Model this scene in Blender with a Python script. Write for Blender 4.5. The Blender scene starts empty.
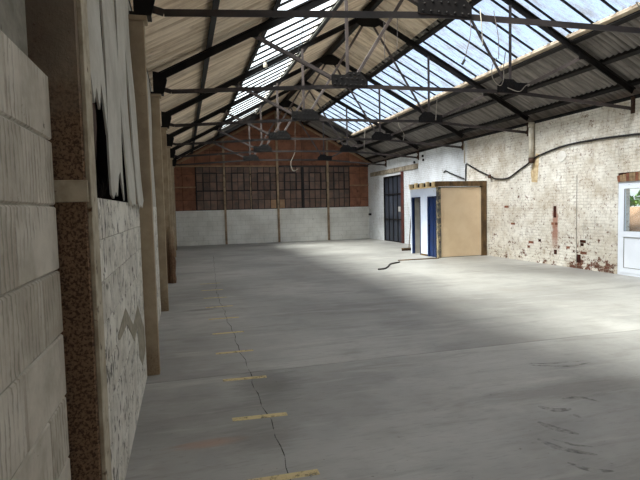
import bpy, bmesh, math, random
from mathutils import Matrix, Vector
random.seed(7)
SC = bpy.context.scene
COL = SC.collection

# ------------------------------------------------------------------ camera
def cam_axes(yaw, pitch, roll):
    f = Vector((math.sin(yaw)*math.cos(pitch), math.cos(yaw)*math.cos(pitch), math.sin(pitch)))
    r = Vector((math.cos(yaw), -math.sin(yaw), 0)); u = r.cross(f)
    return f, r*math.cos(roll)+u*math.sin(roll), -r*math.sin(roll)+u*math.cos(roll)
f_, r_, u_ = cam_axes(.266, -.0641, -.0244)
cam = bpy.data.cameras.new('camera'); co = bpy.data.objects.new('camera', cam); COL.objects.link(co)
co.matrix_world = Matrix(((r_.x, u_.x, -f_.x, 0), (r_.y, u_.y, -f_.y, 0), (r_.z, u_.z, -f_.z, 1.65), (0, 0, 0, 1)))
cam.sensor_width = 36; cam.lens = 500/640*36; cam.clip_start = .02; cam.clip_end = 500
SC.camera = co

# ------------------------------------------------------------------ sky, sun, exposure
w = bpy.data.worlds.new('sky'); SC.world = w; w.use_nodes = True
nt = w.node_tree; nt.nodes.clear()
out = nt.nodes.new('ShaderNodeOutputWorld'); bg = nt.nodes.new('ShaderNodeBackground')
sky = nt.nodes.new('ShaderNodeTexSky'); sky.sky_type = 'NISHITA'; sky.sun_disc = False
sky.sun_elevation = math.radians(45); sky.sun_rotation = math.radians(-110); sky.dust_density = 2.0
hz = nt.nodes.new('ShaderNodeMixRGB'); hz.inputs[0].default_value = .35; hz.inputs[2].default_value = (2.6, 3.0, 3.5, 1)   # thin high cloud
nt.links.new(sky.outputs[0], hz.inputs[1]); nt.links.new(hz.outputs[0], bg.inputs[0]); nt.links.new(bg.outputs[0], out.inputs[0])
bg.inputs[1].default_value = .38
sun = bpy.data.lights.new('sun', 'SUN'); so = bpy.data.objects.new('sun', sun); COL.objects.link(so)
sun.energy = 32.0; sun.angle = math.radians(31); sun.color = (1, .965, .91)
so.rotation_euler = Vector((.75, .2, -1.0)).to_track_quat('-Z', 'Y').to_euler(); so.location = (-10, 0, 20)
vs = SC.view_settings; vs.view_transform = 'Standard'; vs.look = 'None'; vs.gamma = 1; vs.exposure = 0.3
vs.use_curve_mapping = False

# ------------------------------------------------------------------ dimensions
XL, XR, YB, YF = -.41, 9.36, 24.475, -5.2
XC = 4.65; SL = .525; ANG = math.atan(SL); CA = math.cos(ANG)
def zraf(x): return 6.43-SL*abs(x-XC)
def zroof(x): return 6.64-SL*abs(x-XC)
TY = [5.24+3.363*k for k in range(6)]

# ------------------------------------------------------------------ materials
def lin(c):
    return tuple(((v/255)/12.92 if v/255 <= .04045 else ((v/255+.055)/1.055)**2.4) for v in c)+(1,)
class NT:
    def __init__(s, name):
        s.m = bpy.data.materials.new(name); s.m.use_nodes = True; s.t = s.m.node_tree
        s.b = s.t.nodes['Principled BSDF']; s.o = s.t.nodes['Material Output']
        s.tc = s.t.nodes.new('ShaderNodeTexCoord'); s.oi = s.t.nodes.new('ShaderNodeObjectInfo')
    def n(s, typ, **k):
        x = s.t.nodes.new(typ)
        for a, v in k.items(): setattr(x, a, v)
        return x
    def l(s, a, b): s.t.links.new(a, b)
    def val(s, i, v):
        if hasattr(v, 'is_output') or isinstance(v, bpy.types.NodeSocket): s.l(v, i)
        else: i.default_value = v
    def math(s, op, a, b=0., clamp=False):
        x = s.n('ShaderNodeMath', operation=op); x.use_clamp = clamp
        s.val(x.inputs[0], a); s.val(x.inputs[1], b); return x.outputs[0]
    def coords(s, scale=(1, 1, 1), world=False):
        mp = s.n('ShaderNodeMapping'); mp.inputs['Scale'].default_value = scale
        if world:
            g = s.n('ShaderNodeNewGeometry'); s.l(g.outputs['Position'], mp.inputs[0])
        else: s.l(s.tc.outputs['Object'], mp.inputs[0])
        return mp.outputs[0]
    def noise(s, scale, detail=4, rough=.6, vec=None, dist=0.):
        x = s.n('ShaderNodeTexNoise', noise_dimensions='4D')
        x.inputs['Scale'].default_value = scale; x.inputs['Detail'].default_value = detail
        x.inputs['Roughness'].default_value = rough; x.inputs['Distortion'].default_value = dist
        s.l(s.math('MULTIPLY', s.oi.outputs['Random'], 37.), x.inputs['W'])
        s.l(vec if vec is not None else s.tc.outputs['Object'], x.inputs['Vector'])
        return x.outputs['Fac']
    def ramp(s, fac, lo, hi, smooth=True):
        x = s.n('ShaderNodeMapRange', interpolation_type='SMOOTHSTEP' if smooth else 'LINEAR')
        s.l(fac, x.inputs[0]); x.inputs[1].default_value = lo; x.inputs[2].default_value = hi
        return x.outputs[0]
    def mix(s, fac, a, b):
        x = s.n('ShaderNodeMixRGB')
        s.val(x.inputs[0], fac); s.val(x.inputs[1], a); s.val(x.inputs[2], b); return x.outputs[0]
    def sep(s, v):
        x = s.n('ShaderNodeSeparateXYZ'); s.l(v, x.inputs[0]); return x.outputs
    def comb(s, x, y, z=0.):
        c = s.n('ShaderNodeCombineXYZ')
        for i, v in enumerate((x, y, z)): s.val(c.inputs[i], v)
        return c.outputs[0]
    def bump(s, h, strength=.5, dist=.01):
        x = s.n('ShaderNodeBump'); x.inputs['Strength'].default_value = strength; x.inputs['Distance'].default_value = dist
        s.l(h, x.inputs['Height']); s.l(x.outputs[0], s.b.inputs['Normal'])
    def done(s, col, rough=.7, spec=.3, metal=0.):
        s.val(s.b.inputs['Base Color'], col); s.val(s.b.inputs['Roughness'], rough)
        s.b.inputs['Specular IOR Level'].default_value = spec; s.b.inputs['Metallic'].default_value = metal
        return s.m
def simple(name, c1, c2, scale=6, rough=.7, spec=.3, bump=.15, stretch=(1, 1, 1), lo=.35, hi=.65, c3=None, s3=20, l3=.62, h3=.7, metal=0., rnd=0.):
    t = NT(name); v = t.coords(stretch)
    col = t.mix(t.ramp(t.noise(scale, vec=v), lo, hi), lin(c1), lin(c2))
    if c3: col = t.mix(t.ramp(t.noise(s3, 5, vec=v), l3, h3), col, lin(c3))
    if rnd:
        g = t.math('ADD', t.math('MULTIPLY', t.oi.outputs['Random'], rnd), 1-rnd/2)
        col = t.mix(1., col, g); col.node.blend_type = 'MULTIPLY'
    if bump: t.bump(t.noise(scale*6, 3, vec=v), bump, .004)
    return t.done(col, rough, spec, metal)

M = {}
# painted steel of the trusses
M['steel'] = simple('truss_steel', (58, 50, 48), (44, 38, 37), 3, .5, .4, .2, c3=(92, 70, 58), s3=7, l3=.6, h3=.75)
M['strut'] = simple('strut_steel', (92, 82, 79), (68, 59, 57), 3, .45, .4, .2, c3=(70, 50, 42), s3=9)
M['black_steel'] = simple('black_steel', (20, 18, 18), (30, 26, 25), 4, .6, .2, .2, c3=(58, 44, 37), s3=8, l3=.66, h3=.78)
M['rust'] = simple('rusty_steel', (84, 62, 50), (60, 45, 38), 6, .8, .2, .3)
M['redsteel'] = simple('red_brown_steel', (96, 48, 38), (72, 40, 34), 5, .7, .3, .2)
M['galv'] = simple('grey_flashing', (128, 126, 118), (104, 102, 94), 3, .6, .3, .2)
M['cream_steel'] = simple('cream_steel', (205, 188, 165), (176, 158, 136), 3, .6, .3, .2, c3=(120, 90, 66), s3=6, l3=.64, h3=.7)
# roof sheets: streaks run down the slope (local x)
def sheet_mat(name, a, b, c):
    t = NT(name); v = t.coords((.35, 6, 1))
    col = t.mix(t.ramp(t.noise(2.2, 5, vec=v), .4, .62), lin(a), lin(b))
    col = t.mix(t.math('MULTIPLY', t.ramp(t.noise(2.5, 6), .5, .75), .7), col, lin(c))
    g = t.math('ADD', t.math('MULTIPLY', t.oi.outputs['Random'], .3), .85)
    col = t.mix(1., col, g); col.node.blend_type = 'MULTIPLY'
    t.bump(t.noise(40, 3), .2, .003)
    return t.done(col, .9, .1)
M['sheet_tan'] = sheet_mat('tan_cement_sheet', (244, 228, 206), (204, 184, 160), (172, 150, 128))
M['sheet_grey'] = sheet_mat('grey_cement_sheet', (138, 132, 127), (106, 102, 98), (92, 86, 80))
# skylight glass: see-through with dirt film
def glass_mat(name, tint, dirt_col, base, amt, streak=(1, 3, 1)):
    t = NT(name)
    tr = t.n('ShaderNodeBsdfTransparent'); tr.inputs[0].default_value = tint
    tl = t.n('ShaderNodeBsdfTranslucent'); tl.inputs[0].default_value = lin(dirt_col)
    df = t.n('ShaderNodeBsdfDiffuse'); df.inputs[0].default_value = lin(dirt_col)
    gl = t.n('ShaderNodeBsdfGlossy'); gl.inputs['Roughness'].default_value = .08
    v = t.coords(streak)
    d = t.math('ADD', base, t.math('MULTIPLY', t.ramp(t.noise(2.2, 6, .65, v), .38, .72), amt), True)
    d = t.math('ADD', d, t.math('MULTIPLY', t.ramp(t.noise(14, 5, .7), .58, .72), amt*.6), True)
    md = t.n('ShaderNodeMixShader'); md.inputs[0].default_value = .35; t.l(tl.outputs[0], md.inputs[1]); t.l(df.outputs[0], md.inputs[2])
    m1 = t.n('ShaderNodeMixShader'); t.l(d, m1.inputs[0]); t.l(tr.outputs[0], m1.inputs[1]); t.l(md.outputs[0], m1.inputs[2])
    m2 = t.n('ShaderNodeMixShader'); m2.inputs[0].default_value = .04; t.l(m1.outputs[0], m2.inputs[1]); t.l(gl.outputs[0], m2.inputs[2])
    t.l(m2.outputs[0], t.o.inputs[0]); return t.m
M['glass_clean'] = glass_mat('skylight_glass', (.93, .97, .97, 1), (186, 187, 184), .24, .2)
M['glass_dirty'] = glass_mat('dirty_skylight_glass', (.90, .94, .98, 1), (130, 129, 128), .16, .5)
M['glass_door'] = glass_mat('door_glass', (.95, .98, .97, 1), (220, 220, 220), .02, .03)
# concrete floor
def floor_mat():
    t = NT('concrete_floor'); v = t.coords((1, 1, 1), True)
    st = t.coords((.5, 3, 1), True); sw = t.coords((1.2, 7, 1), True)
    c = t.mix(t.ramp(t.noise(.45, 5, .6, v), .35, .68), lin((142, 139, 135)), lin((182, 179, 174)))
    c = t.mix(t.math('MULTIPLY', t.ramp(t.noise(1.6, 6, .7, st, .6), .47, .70), .45), c, lin((120, 115, 109)))
    c = t.mix(t.math('MULTIPLY', t.ramp(t.noise(1.1, 5, .65, st, 1.2), .52, .7), .35), c, lin((202, 197, 190)))
    c = t.mix(t.math('MULTIPLY', t.ramp(t.noise(6, 4, .7, sw), .52, .7), .3), c, lin((112, 108, 104)))
    c = t.mix(t.math('MULTIPLY', t.ramp(t.noise(22, 4, .7, v), .66, .72), .7), c, lin((88, 82, 76)))
    # oily darker lane with tan spill beside the painted marks
    p = t.sep(v)
    lane = t.math('MULTIPLY', t.ramp(t.noise(.9, 4, .6, v), .5, .72), .55)
    c = t.mix(lane, c, lin((122, 116, 110)))
    def blot(cx, cy, rx, ry, col, amt, c):
        u = t.math('DIVIDE', t.math('SUBTRACT', p[0], cx), rx); w_ = t.math('DIVIDE', t.math('SUBTRACT', p[1], cy), ry)
        d = t.math('SQRT', t.math('ADD', t.math('MULTIPLY', u, u), t.math('MULTIPLY', w_, w_)))
        d = t.math('ADD', d, t.math('MULTIPLY', t.math('SUBTRACT', t.noise(7, 6, .75, st), .5), 1.6))
        return t.mix(t.math('MULTIPLY', t.math('SUBTRACT', 1., t.ramp(d, .2, 1.1)), amt), c, lin(col))
    c = blot(.12, 3.55, .32, .08, (176, 132, 104), .55, c)
    c = blot(.72, 4.65, .4, .55, (92, 88, 84), .6, c)
    c = blot(.5, 3.5, .35, .3, (96, 90, 84), .45, c)
    c = blot(.2, 8.5, .4, .12, (80, 78, 76), .6, c)
    c = blot(3.2, 3.6, 1.1, .25, (120, 114, 108), .5, c)
    t.bump(t.math('ADD', t.noise(5, 5, .7, sw), t.math('MULTIPLY', t.noise(60, 2, .5, v), .25)), .25, .006)
    r = t.math('ADD', .42, t.math('MULTIPLY', t.noise(1.4, 5, .6, st), .3))
    return t.done(c, r, .45)
M['floor'] = floor_mat()
M['joint'] = simple('joint_dirt', (92, 88, 83), (72, 68, 64), 10, .95, .1, 0)
def worn(name, c, lo, hi, sc=9, strength=1.):
    t = NT(name); tr = t.n('ShaderNodeBsdfTransparent'); mx = t.n('ShaderNodeMixShader')
    f = t.math('MULTIPLY', t.ramp(t.noise(sc, 6, .75, t.coords((1, 1, 1), True)), lo, hi), strength)
    t.done(lin(c), .85, .2)
    t.l(f, mx.inputs[0]); t.l(tr.outputs[0], mx.inputs[1]); t.l(t.b.outputs[0], mx.inputs[2]); t.l(mx.outputs[0], t.o.inputs[0])
    return t.m
M['yellow'] = worn('worn_yellow_paint', (226, 206, 156), .3, .52, 18, .9)
M['scuff'] = worn('rubber_scuff', (78, 75, 74), .38, .8, 14, .42)
M['crack'] = worn('crack_line', (74, 70, 66), .36, .66, 7, .6)
M['spill'] = worn('tan_spill', (168, 132, 104), .35, .7, 8, .5)
# left wall blocks: grey-white paint, combed face, mildew
def block_mat(name, comb, base=(196, 193, 182), dark=(150, 148, 138), mould=.62, coords_world=True):
    t = NT(name); v = t.coords((1, 1, 1), True); p = t.sep(v)
    c = t.mix(t.ramp(t.noise(3, 5, .65, v), .35, .68), lin(base), lin(dark))
    c = t.mix(t.math('MULTIPLY', t.ramp(t.noise(11, 6, .75, v), mould, mould+.07), .8), c, lin((64, 62, 54)))
    vs_ = t.comb(p[0], t.math('MULTIPLY', p[1], 3.), t.math('MULTIPLY', p[2], .8))
    mn = t.noise(5, 6, .75, vs_)
    if not comb:                                           # heavier black mould beside the rusty post
        mn = t.math('ADD', mn, t.math('MULTIPLY', t.math('MULTIPLY', t.math('SUBTRACT', 1., t.ramp(p[1], 2.4, 3.3)), t.ramp(p[1], 2.0, 2.2)), .07))
    c = t.mix(t.math('MULTIPLY', t.ramp(mn, mould+.02, mould+.10), .85), c, lin((46, 45, 40)))
    h = t.noise(60, 4, .7, v)
    if comb:
        wv = t.math('SINE', t.math('ADD', t.math('MULTIPLY', p[1], 200.), t.math('MULTIPLY', t.noise(6, 4, .7, v), 14.)))
        wv = t.math('MULTIPLY', wv, t.ramp(t.noise(24, 5, .7, t.comb(p[0], p[1], t.math('MULTIPLY', p[2], .25))), .3, .62))
        on = t.ramp(t.noise(2.3, 2, .5, t.comb(0., p[1], p[2])), .38, .5)
        h = t.math('ADD', t.math('MULTIPLY', h, .35), t.math('MULTIPLY', t.math('MULTIPLY', wv, on), .5))
        c = t.mix(t.math('MULTIPLY', t.math('MULTIPLY', t.ramp(wv, .1, 1.), on), .5), c, lin((96, 90, 78)))
    t.bump(h, .5, .006)
    return t.done(c, .85, .2)
M['block'] = block_mat('combed_block', True, (198, 191, 178), (160, 152, 138), .62)
M['block_flat'] = block_mat('painted_block', False, (224, 220, 210), (188, 183, 172), .54)
M['mortar'] = simple('painted_mortar', (176, 172, 160), (140, 136, 124), 8, .95, .1, .4)
M['cladding'] = block_mat('cladding_paint', False, (196, 193, 184), (172, 168, 158), .7)
M['cavity'] = simple('dark_timber_and_shade', (34, 30, 26), (24, 21, 19), 6, .95, .05, .3)  # near-black timber; also the painted shade between the cubicle joists
M['plaster_old'] = simple('old_plaster', (142, 138, 128), (112, 108, 98), 7, .95, .1, .8, c3=(78, 74, 66), s3=12)
M['patch'] = simple('grey_render', (164, 156, 140), (140, 133, 118), 14, .95, .1, .4)
def post_mat(name, top, top2, low, speck, zlo, zhi):
    t = NT(name); v = t.coords((1, 1, 1), True); p = t.sep(v)
    k = t.ramp(t.math('ADD', p[2], t.math('MULTIPLY', t.noise(4, 5, .7, v), .9)), zlo, zhi)
    c = t.mix(t.ramp(t.noise(5, 4, .6, v), .35, .65), lin(top), lin(top2))
    sp = t.ramp(t.noise(95, 4, .8, v), .46, .56)
    c2 = t.mix(sp, lin(low), lin(speck))
    c = t.mix(k, c2, c)
    c = t.mix(t.math('MULTIPLY', t.ramp(t.noise(22, 5, .75, v), .64, .7), .8), c, lin((74, 54, 40)))
    t.bump(t.noise(60, 4, .7, v), .5, .005)
    return t.done(c, .85, .2)
M['post_rusty'] = post_mat('rust_speckled_post', (140, 128, 112), (122, 110, 96), (128, 104, 82), (72, 54, 42), 2.3, 2.8)
M['post_tan'] = post_mat('tan_post', (176, 160, 136), (158, 142, 120), (150, 132, 108), (128, 108, 86), .4, 1.1)
M['post_broken'] = post_mat('broken_post', (176, 158, 134), (152, 134, 110), (128, 100, 78), (86, 62, 48), 1.0, 2.0)
M['cream_strip'] = simple('cream_strip', (182, 172, 152), (150, 140, 120), 12, .8, .2, .3, c3=(80, 62, 46), s3=16, l3=.6, h3=.68)
# right wall: limewashed brick, peeling
def brick_mat():
    t = NT('whitewashed_brick'); v = t.coords((1, 1, 1), True); p = t.sep(v)
    yz = t.comb(p[1], p[2], 0.)
    wob = t.noise(2.5, 2, .5, v)
    bk = t.n('ShaderNodeTexBrick'); t.l(yz, bk.inputs['Vector'])
    bk.inputs['Scale'].default_value = 1.; bk.inputs['Brick Width'].default_value = .225; bk.inputs['Row Height'].default_value = .075
    bk.inputs['Mortar Size'].default_value = .006; bk.inputs['Mortar Smooth'].default_value = .3; bk.inputs['Bias'].default_value = 0.
    bk.inputs['Color1'].default_value = (0, 0, 0, 1); bk.inputs['Color2'].default_value = (1, 1, 1, 1); bk.inputs['Mortar'].default_value = (.5, .5, .5, 1)
    rnd = bk.outputs['Color']; mort = bk.outputs['Fac']
    paint = t.mix(t.ramp(t.noise(.9, 5, .6, v), .35, .7), lin((230, 225, 215)), lin((204, 197, 184)))
    paint = t.mix(t.math('MULTIPLY', t.ramp(t.noise(5, 6, .75, v), .5, .7), .45), paint, lin((176, 154, 128)))
    paint = t.mix(t.math('MULTIPLY', t.ramp(t.noise(1.6, 6, .75, v), .42, .66), .8), paint, lin((178, 164, 144)))
    # far stretch is cleaner blue-white paint
    far = t.ramp(t.math('ADD', p[1], t.math('MULTIPLY', wob, .5)), 15.3, 15.6)
    paint = t.mix(far, paint, t.mix(t.ramp(t.noise(1.5, 5, .6, v), .4, .7), lin((224, 226, 228)), lin((204, 205, 206))))
    paint = t.mix(t.math('MULTIPLY', t.math('MULTIPLY', mort, t.ramp(t.noise(1.2, 4, .7, v), .3, .65)), .6), paint, lin((134, 124, 110)))
    brick = t.mix(rnd, lin((122, 66, 50)), lin((92, 58, 46)))
    brick = t.mix(t.ramp(t.noise(7, 4, .7, v), .5, .65), brick, lin((74, 60, 50)))
    brick = t.mix(mort, brick, lin((120, 106, 90)))
    low = t.math('MULTIPLY', t.math('SUBTRACT', 1., t.ramp(p[2], .1, 1.25)), .10)
    a1 = t.math('MULTIPLY', t.ramp(t.noise(.7, 3, .6, v), .5, .66), .09)
    m = t.math('ADD', t.math('ADD', t.noise(6.5, 6, .8, v), low), a1)
    m = t.math('ADD', m, t.math('MULTIPLY', t.math('SUBTRACT', rnd, .5), .10))
    m = t.math('SUBTRACT', m, t.math('MULTIPLY', far, .11))
    peel = t.ramp(m, .645, .71)
    c = t.mix(peel, paint, brick)
    spots = t.ramp(t.noise(13, 6, .85, v), .55, .61)
    c = t.mix(t.math('MULTIPLY', t.ramp(t.noise(2.4, 6, .8, t.comb(p[0], t.math('MULTIPLY', p[1], 2.2), t.math('MULTIPLY', p[2], .9))), .52, .70), .6), c, lin((126, 110, 94)))
    c = t.mix(t.math('MULTIPLY', t.math('MULTIPLY', spots, t.math('SUBTRACT', 1., t.math('MULTIPLY', far, .8))), .8), c, lin((104, 76, 58)))
    # rust run below the broken brick
    dy = t.math('ABSOLUTE', t.math('SUBTRACT', p[1], 10.97)); run = t.math('SUBTRACT', 1., t.ramp(t.math('ADD', dy, t.math('MULTIPLY', t.noise(9, 4, .7, v), .18)), .14, .24))
    run = t.math('MULTIPLY', run, t.math('MULTIPLY', t.ramp(p[2], .2, .9), t.math('SUBTRACT', 1., t.ramp(p[2], 1.3, 1.7))))
    c = t.mix(t.math('MULTIPLY', run, .75), c, lin((140, 78, 54)))
    hb = t.math('ADD', t.math('MULTIPLY', t.math('SUBTRACT', 1., mort), .8), t.math('MULTIPLY', t.noise(30, 5, .75, v), .6))
    hb = t.math('SUBTRACT', hb, t.math('MULTIPLY', peel, .5))
    t.bump(hb, .55, .012)
    return t.done(c, .85, .2)
M['brick'] = brick_mat()
M['red_brick'] = simple('bare_brick', (136, 90, 70), (104, 68, 54), 9, .9, .1, .5, rnd=.4)
M['yellow_brick'] = simple('ochre_brick', (156, 132, 102), (112, 92, 70), 9, .9, .1, .5, rnd=.4)
M['burnt'] = simple('burnt_brick', (70, 34, 26), (40, 24, 20), 12, .95, .1, .5)
# back wall
def lowwall_mat():
    t = NT('white_block_wall'); v = t.coords((1, 1, 1), True); p = t.sep(v)
    bk = t.n('ShaderNodeTexBrick'); t.l(t.comb(p[0], p[2], 0.), bk.inputs['Vector'])
    bk.inputs['Scale'].default_value = 1.; bk.inputs['Brick Width'].default_value = .45; bk.inputs['Row Height'].default_value = .225; bk.inputs['Mortar Size'].default_value = .008
    c = t.mix(t.ramp(t.noise(1.3, 5, .65, v), .35, .7), lin((240, 238, 231)), lin((218, 215, 206)))
    c = t.mix(t.math('MULTIPLY', bk.outputs['Fac'], .3), c, lin((150, 146, 136)))
    c = t.mix(t.math('MULTIPLY', t.ramp(t.noise(6, 6, .75, v), .62, .7), .6), c, lin((120, 112, 98)))
    t.bump(t.math('SUBTRACT', 1., bk.outputs['Fac']), .4, .008)
    return t.done(c, .85, .2)
M['lowwall'] = lowwall_mat()
M['brown'] = simple('brown_board', (148, 102, 80), (124, 86, 70), 2.5, .85, .15, .2, c3=(100, 66, 54), s3=5, l3=.55, h3=.75, rnd=.35)
M['brown_dark'] = simple('dark_backing', (58, 40, 32), (46, 34, 28), 4, .9, .1, 0)
M['pane'] = simple('grimy_pane', (128, 100, 86), (100, 86, 78), 3, .5, .3, 0, rnd=.5)
M['pane_tan'] = simple('tan_pane', (176, 140, 108), (158, 124, 96), 4, .6, .3, 0)
M['window_steel'] = simple('window_steel', (38, 36, 38), (52, 44, 42), 5, .6, .3, 0)
M['stanchion'] = simple('pale_stanchion', (172, 150, 124), (140, 118, 96), 3, .8, .2, .2, c3=(90, 72, 58), s3=5, l3=.55, h3=.7)
M['batten'] = simple('pale_batten', (168, 138, 108), (146, 118, 92), 4, .8, .2, .2)
# cubicle
M['tan_board'] = simple('tan_board', (232, 208, 176), (222, 196, 162), 1.5, .8, .2, .05, c3=(204, 176, 140), s3=3, l3=.62, h3=.8)
M['blue_white'] = simple('blue_white_paint', (214, 222, 240), (200, 208, 228), 2, .7, .3, .05, c3=(176, 170, 160), s3=9, l3=.66, h3=.74)
M['blue'] = simple('navy_paint', (24, 44, 88), (18, 36, 72), 3, .45, .4, .05)
M['pine'] = simple('raw_pine', (244, 222, 176), (226, 196, 144), 8, .8, .2, .2, stretch=(.3, 3, 3))
M['old_timber'] = simple('old_timber', (120, 96, 68), (84, 68, 50), 6, .9, .1, .4, stretch=(1, 1, .4), c3=(70, 56, 44), s3=7, l3=.55, h3=.7)
M['grey_timber'] = simple('mixed_timber', (156, 142, 116), (110, 104, 92), 5, .9, .1, .4, lo=.45, hi=.55, c3=(82, 80, 78), s3=4, l3=.52, h3=.58)
M['grey_wall'] = simple('grey_board', (176, 172, 166), (160, 156, 150), 3, .8, .2, .05)
# doors etc
M['upvc'] = simple('white_upvc', (226, 230, 238), (218, 222, 230), 2, .35, .5, 0)
M['dark_door'] = simple('slate_door', (54, 58, 68), (44, 48, 56), 3, .5, .4, .1, rnd=.25)
M['lintel'] = simple('weathered_concrete', (176, 164, 146), (130, 118, 100), 5, .9, .1, .5, c3=(86, 76, 64), s3=6, l3=.55, h3=.68)
M['black_rubber'] = simple('black_cable', (34, 32, 32), (46, 43, 42), 4, .6, .3, 0)
M['white_wire'] = simple('white_wire', (176, 168, 154), (140, 132, 120), 8, .6, .3, 0)
M['pipe_white'] = simple('painted_pipe', (206, 198, 182), (178, 166, 146), 5, .7, .3, .1, c3=(128, 92, 62), s3=4, l3=.6, h3=.74)
M['plaster_white'] = simple('white_plaster', (224, 220, 212), (206, 200, 190), 6, .9, .1, .2)
M['earth'] = simple('earth_bank', (136, 112, 92), (106, 88, 72), 2.5, .95, .1, .8, c3=(104, 90, 70), s3=6)
M['leaf'] = simple('shrub_leaf', (98, 138, 58), (66, 104, 42), 3, .6, .3, 0, rnd=.5)
M['stem'] = simple('shrub_stem', (96, 76, 56), (72, 58, 44), 6, .9, .1, 0)
M['yard'] = simple('yard_concrete', (180, 172, 160), (156, 148, 138), 1.5, .9, .1, .3)
M['bristle'] = simple('broom_bristle', (70, 48, 36), (52, 38, 30), 20, .9, .1, .4)

# ------------------------------------------------------------------ mesh helpers
class MB:
    def __init__(s): s.v = []; s.f = []
    def add(s, vs, fs):
        k = len(s.v); s.v += [tuple(x) for x in vs]; s.f += [tuple(i+k for i in q) for q in fs]; return s
    def box(s, x0, x1, y0, y1, z0, z1):
        return s.add([(x0, y0, z0), (x1, y0, z0), (x1, y1, z0), (x0, y1, z0), (x0, y0, z1), (x1, y0, z1), (x1, y1, z1), (x0, y1, z1)],
                     [(0, 3, 2, 1), (4, 5, 6, 7), (0, 1, 5, 4), (1, 2, 6, 5), (2, 3, 7, 6), (3, 0, 4, 7)])
    def ext(s, p, q, poly, a, b):                       # extrude polygon (u,v) in axes a,b from p to q
        p, q, a, b = map(Vector, (p, q, a, b)); n = len(poly)
        vs = [p+a*u+b*v for u, v in poly]+[q+a*u+b*v for u, v in poly]
        return s.add(vs, [tuple(range(n))[::-1], tuple(range(n, 2*n))]+[(i, (i+1) % n, n+(i+1) % n, n+i) for i in range(n)])
    def lbar(s, p, q, wd=.07, t=.012, flip=1, dep=None):             # angle iron in a truss plane (depth along y)
        p, q = Vector(p), Vector(q); d = (q-p).normalized(); a = Vector((0, 1, 0)); b = d.cross(a)*flip
        dep = dep or wd
        return s.ext(p-b*(wd/2), q-b*(wd/2), [(-dep/2, 0), (dep/2, 0), (dep/2, t), (-dep/2+t, t), (-dep/2+t, wd), (-dep/2, wd)], a, b)
    def tbar(s, p, q, wd=.1, t=.016, dep=.1):             # tee: flat flange on top with web below
        p, q = Vector(p), Vector(q); d = (q-p).normalized(); a = Vector((0, 1, 0)); b = d.cross(a)
        if b.z < 0: b = -b
        h = wd/2
        return s.ext(p, q, [(-dep/2, h), (-dep/2, h-t), (-t/2-.004, h-t), (-t/2-.004, -h), (t/2+.004, -h), (t/2+.004, h-t), (dep/2, h-t), (dep/2, h)], a, b)
    def tube(s, pts, r, n=8, cap=True):
        pts = [Vector(p) for p in pts]; k = len(s.v); m = len(pts); prev = None
        for i, p in enumerate(pts):
            d = (pts[min(i+1, m-1)]-pts[max(i-1, 0)]).normalized()
            a = d.cross(Vector((0, 0, 1)) if abs(d.z) < .95 else Vector((1, 0, 0))).normalized()
            if prev and a.dot(prev) < 0: a = -a
            prev = a; b = d.cross(a)
            rr = r[i] if isinstance(r, (list, tuple)) else r
            for j in range(n):
                t = 2*math.pi*j/n; s.v.append(tuple(p+a*math.cos(t)*rr+b*math.sin(t)*rr))
        for i in range(m-1):
            for j in range(n):
                s.f.append((k+i*n+j, k+i*n+(j+1) % n, k+(i+1)*n+(j+1) % n, k+(i+1)*n+j))
        if cap:
            s.f.append(tuple(range(k, k+n))[::-1]); s.f.append(tuple(range(k+(m-1)*n, k+m*n)))
        return s
    def mesh(s, name):
        me = bpy.data.meshes.new(name); me.from_pydata(s.v, [], s.f); me.validate()
        bm = bmesh.new(); bm.from_mesh(me); bmesh.ops.recalc_face_normals(bm, faces=bm.faces); bm.to_mesh(me); bm.free()
        return me
def smooth(pts, n=6):
    P = [Vector(p) for p in pts]; o = []
    for i in range(len(P)-1):
        a = P[max(i-1, 0)]; b = P[i]; c = P[i+1]; d = P[min(i+2, len(P)-1)]
        for k in range(n):
            t = k/n; o.append(.5*((2*b)+(c-a)*t+(2*a-5*b+4*c-d)*t*t+(3*b-a-3*c+d)*t**3))
    o.append(P[-1]); return o
def tag(o, label=None, cat=None, group=None, kind=None):
    if label: o['label'] = label
    if cat: o['category'] = cat
    if group: o['group'] = group
    if kind: o['kind'] = kind
    return o
def empty(name, loc=(0, 0, 0)):
    o = bpy.data.objects.new(name, None); COL.objects.link(o); o.location = loc; o.empty_display_size = .1; return o
def world_loc(o):
    l = Vector(o.location)
    return l+world_loc(o.parent) if o.parent else l
def obj(name, src, mat, parent=None, loc=None, shade=False, bevel=0):
    """src: MB in world coordinates (loc None) or a shared mesh placed at loc (world)."""
    if isinstance(src, MB):
        if loc is None:
            xs = [v[0] for v in src.v]; ys = [v[1] for v in src.v]; zs = [v[2] for v in src.v]
            loc = ((min(xs)+max(xs))/2, (min(ys)+max(ys))/2, min(zs))
            src.v = [(a-loc[0], b-loc[1], c-loc[2]) for a, b, c in src.v]
        me = src.mesh(name)
    else: me = src
    if bevel:
        bm = bmesh.new(); bm.from_mesh(me)
        bmesh.ops.bevel(bm, geom=list(bm.edges), offset=bevel, segments=1, affect='EDGES'); bm.to_mesh(me); bm.free()
    if not me.materials: me.materials.append(M[mat] if isinstance(mat, str) else mat)
    if shade: me.shade_smooth()
    o = bpy.data.objects.new(name, me); COL.objects.link(o)
    o.location = Vector(loc)-(world_loc(parent) if parent else Vector((0, 0, 0)))
    if parent: o.parent = parent
    return o
def struct(o): o['kind'] = 'structure'; return o
def copy_tree(o, parent=None):
    c = o.copy(); COL.objects.link(c); c.parent = parent
    for ch in list(o.children): copy_tree(ch, c)
    return c
def box(x0, x1, y0, y1, z0, z1): return MB().box(x0, x1, y0, y1, z0, z1)
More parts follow.
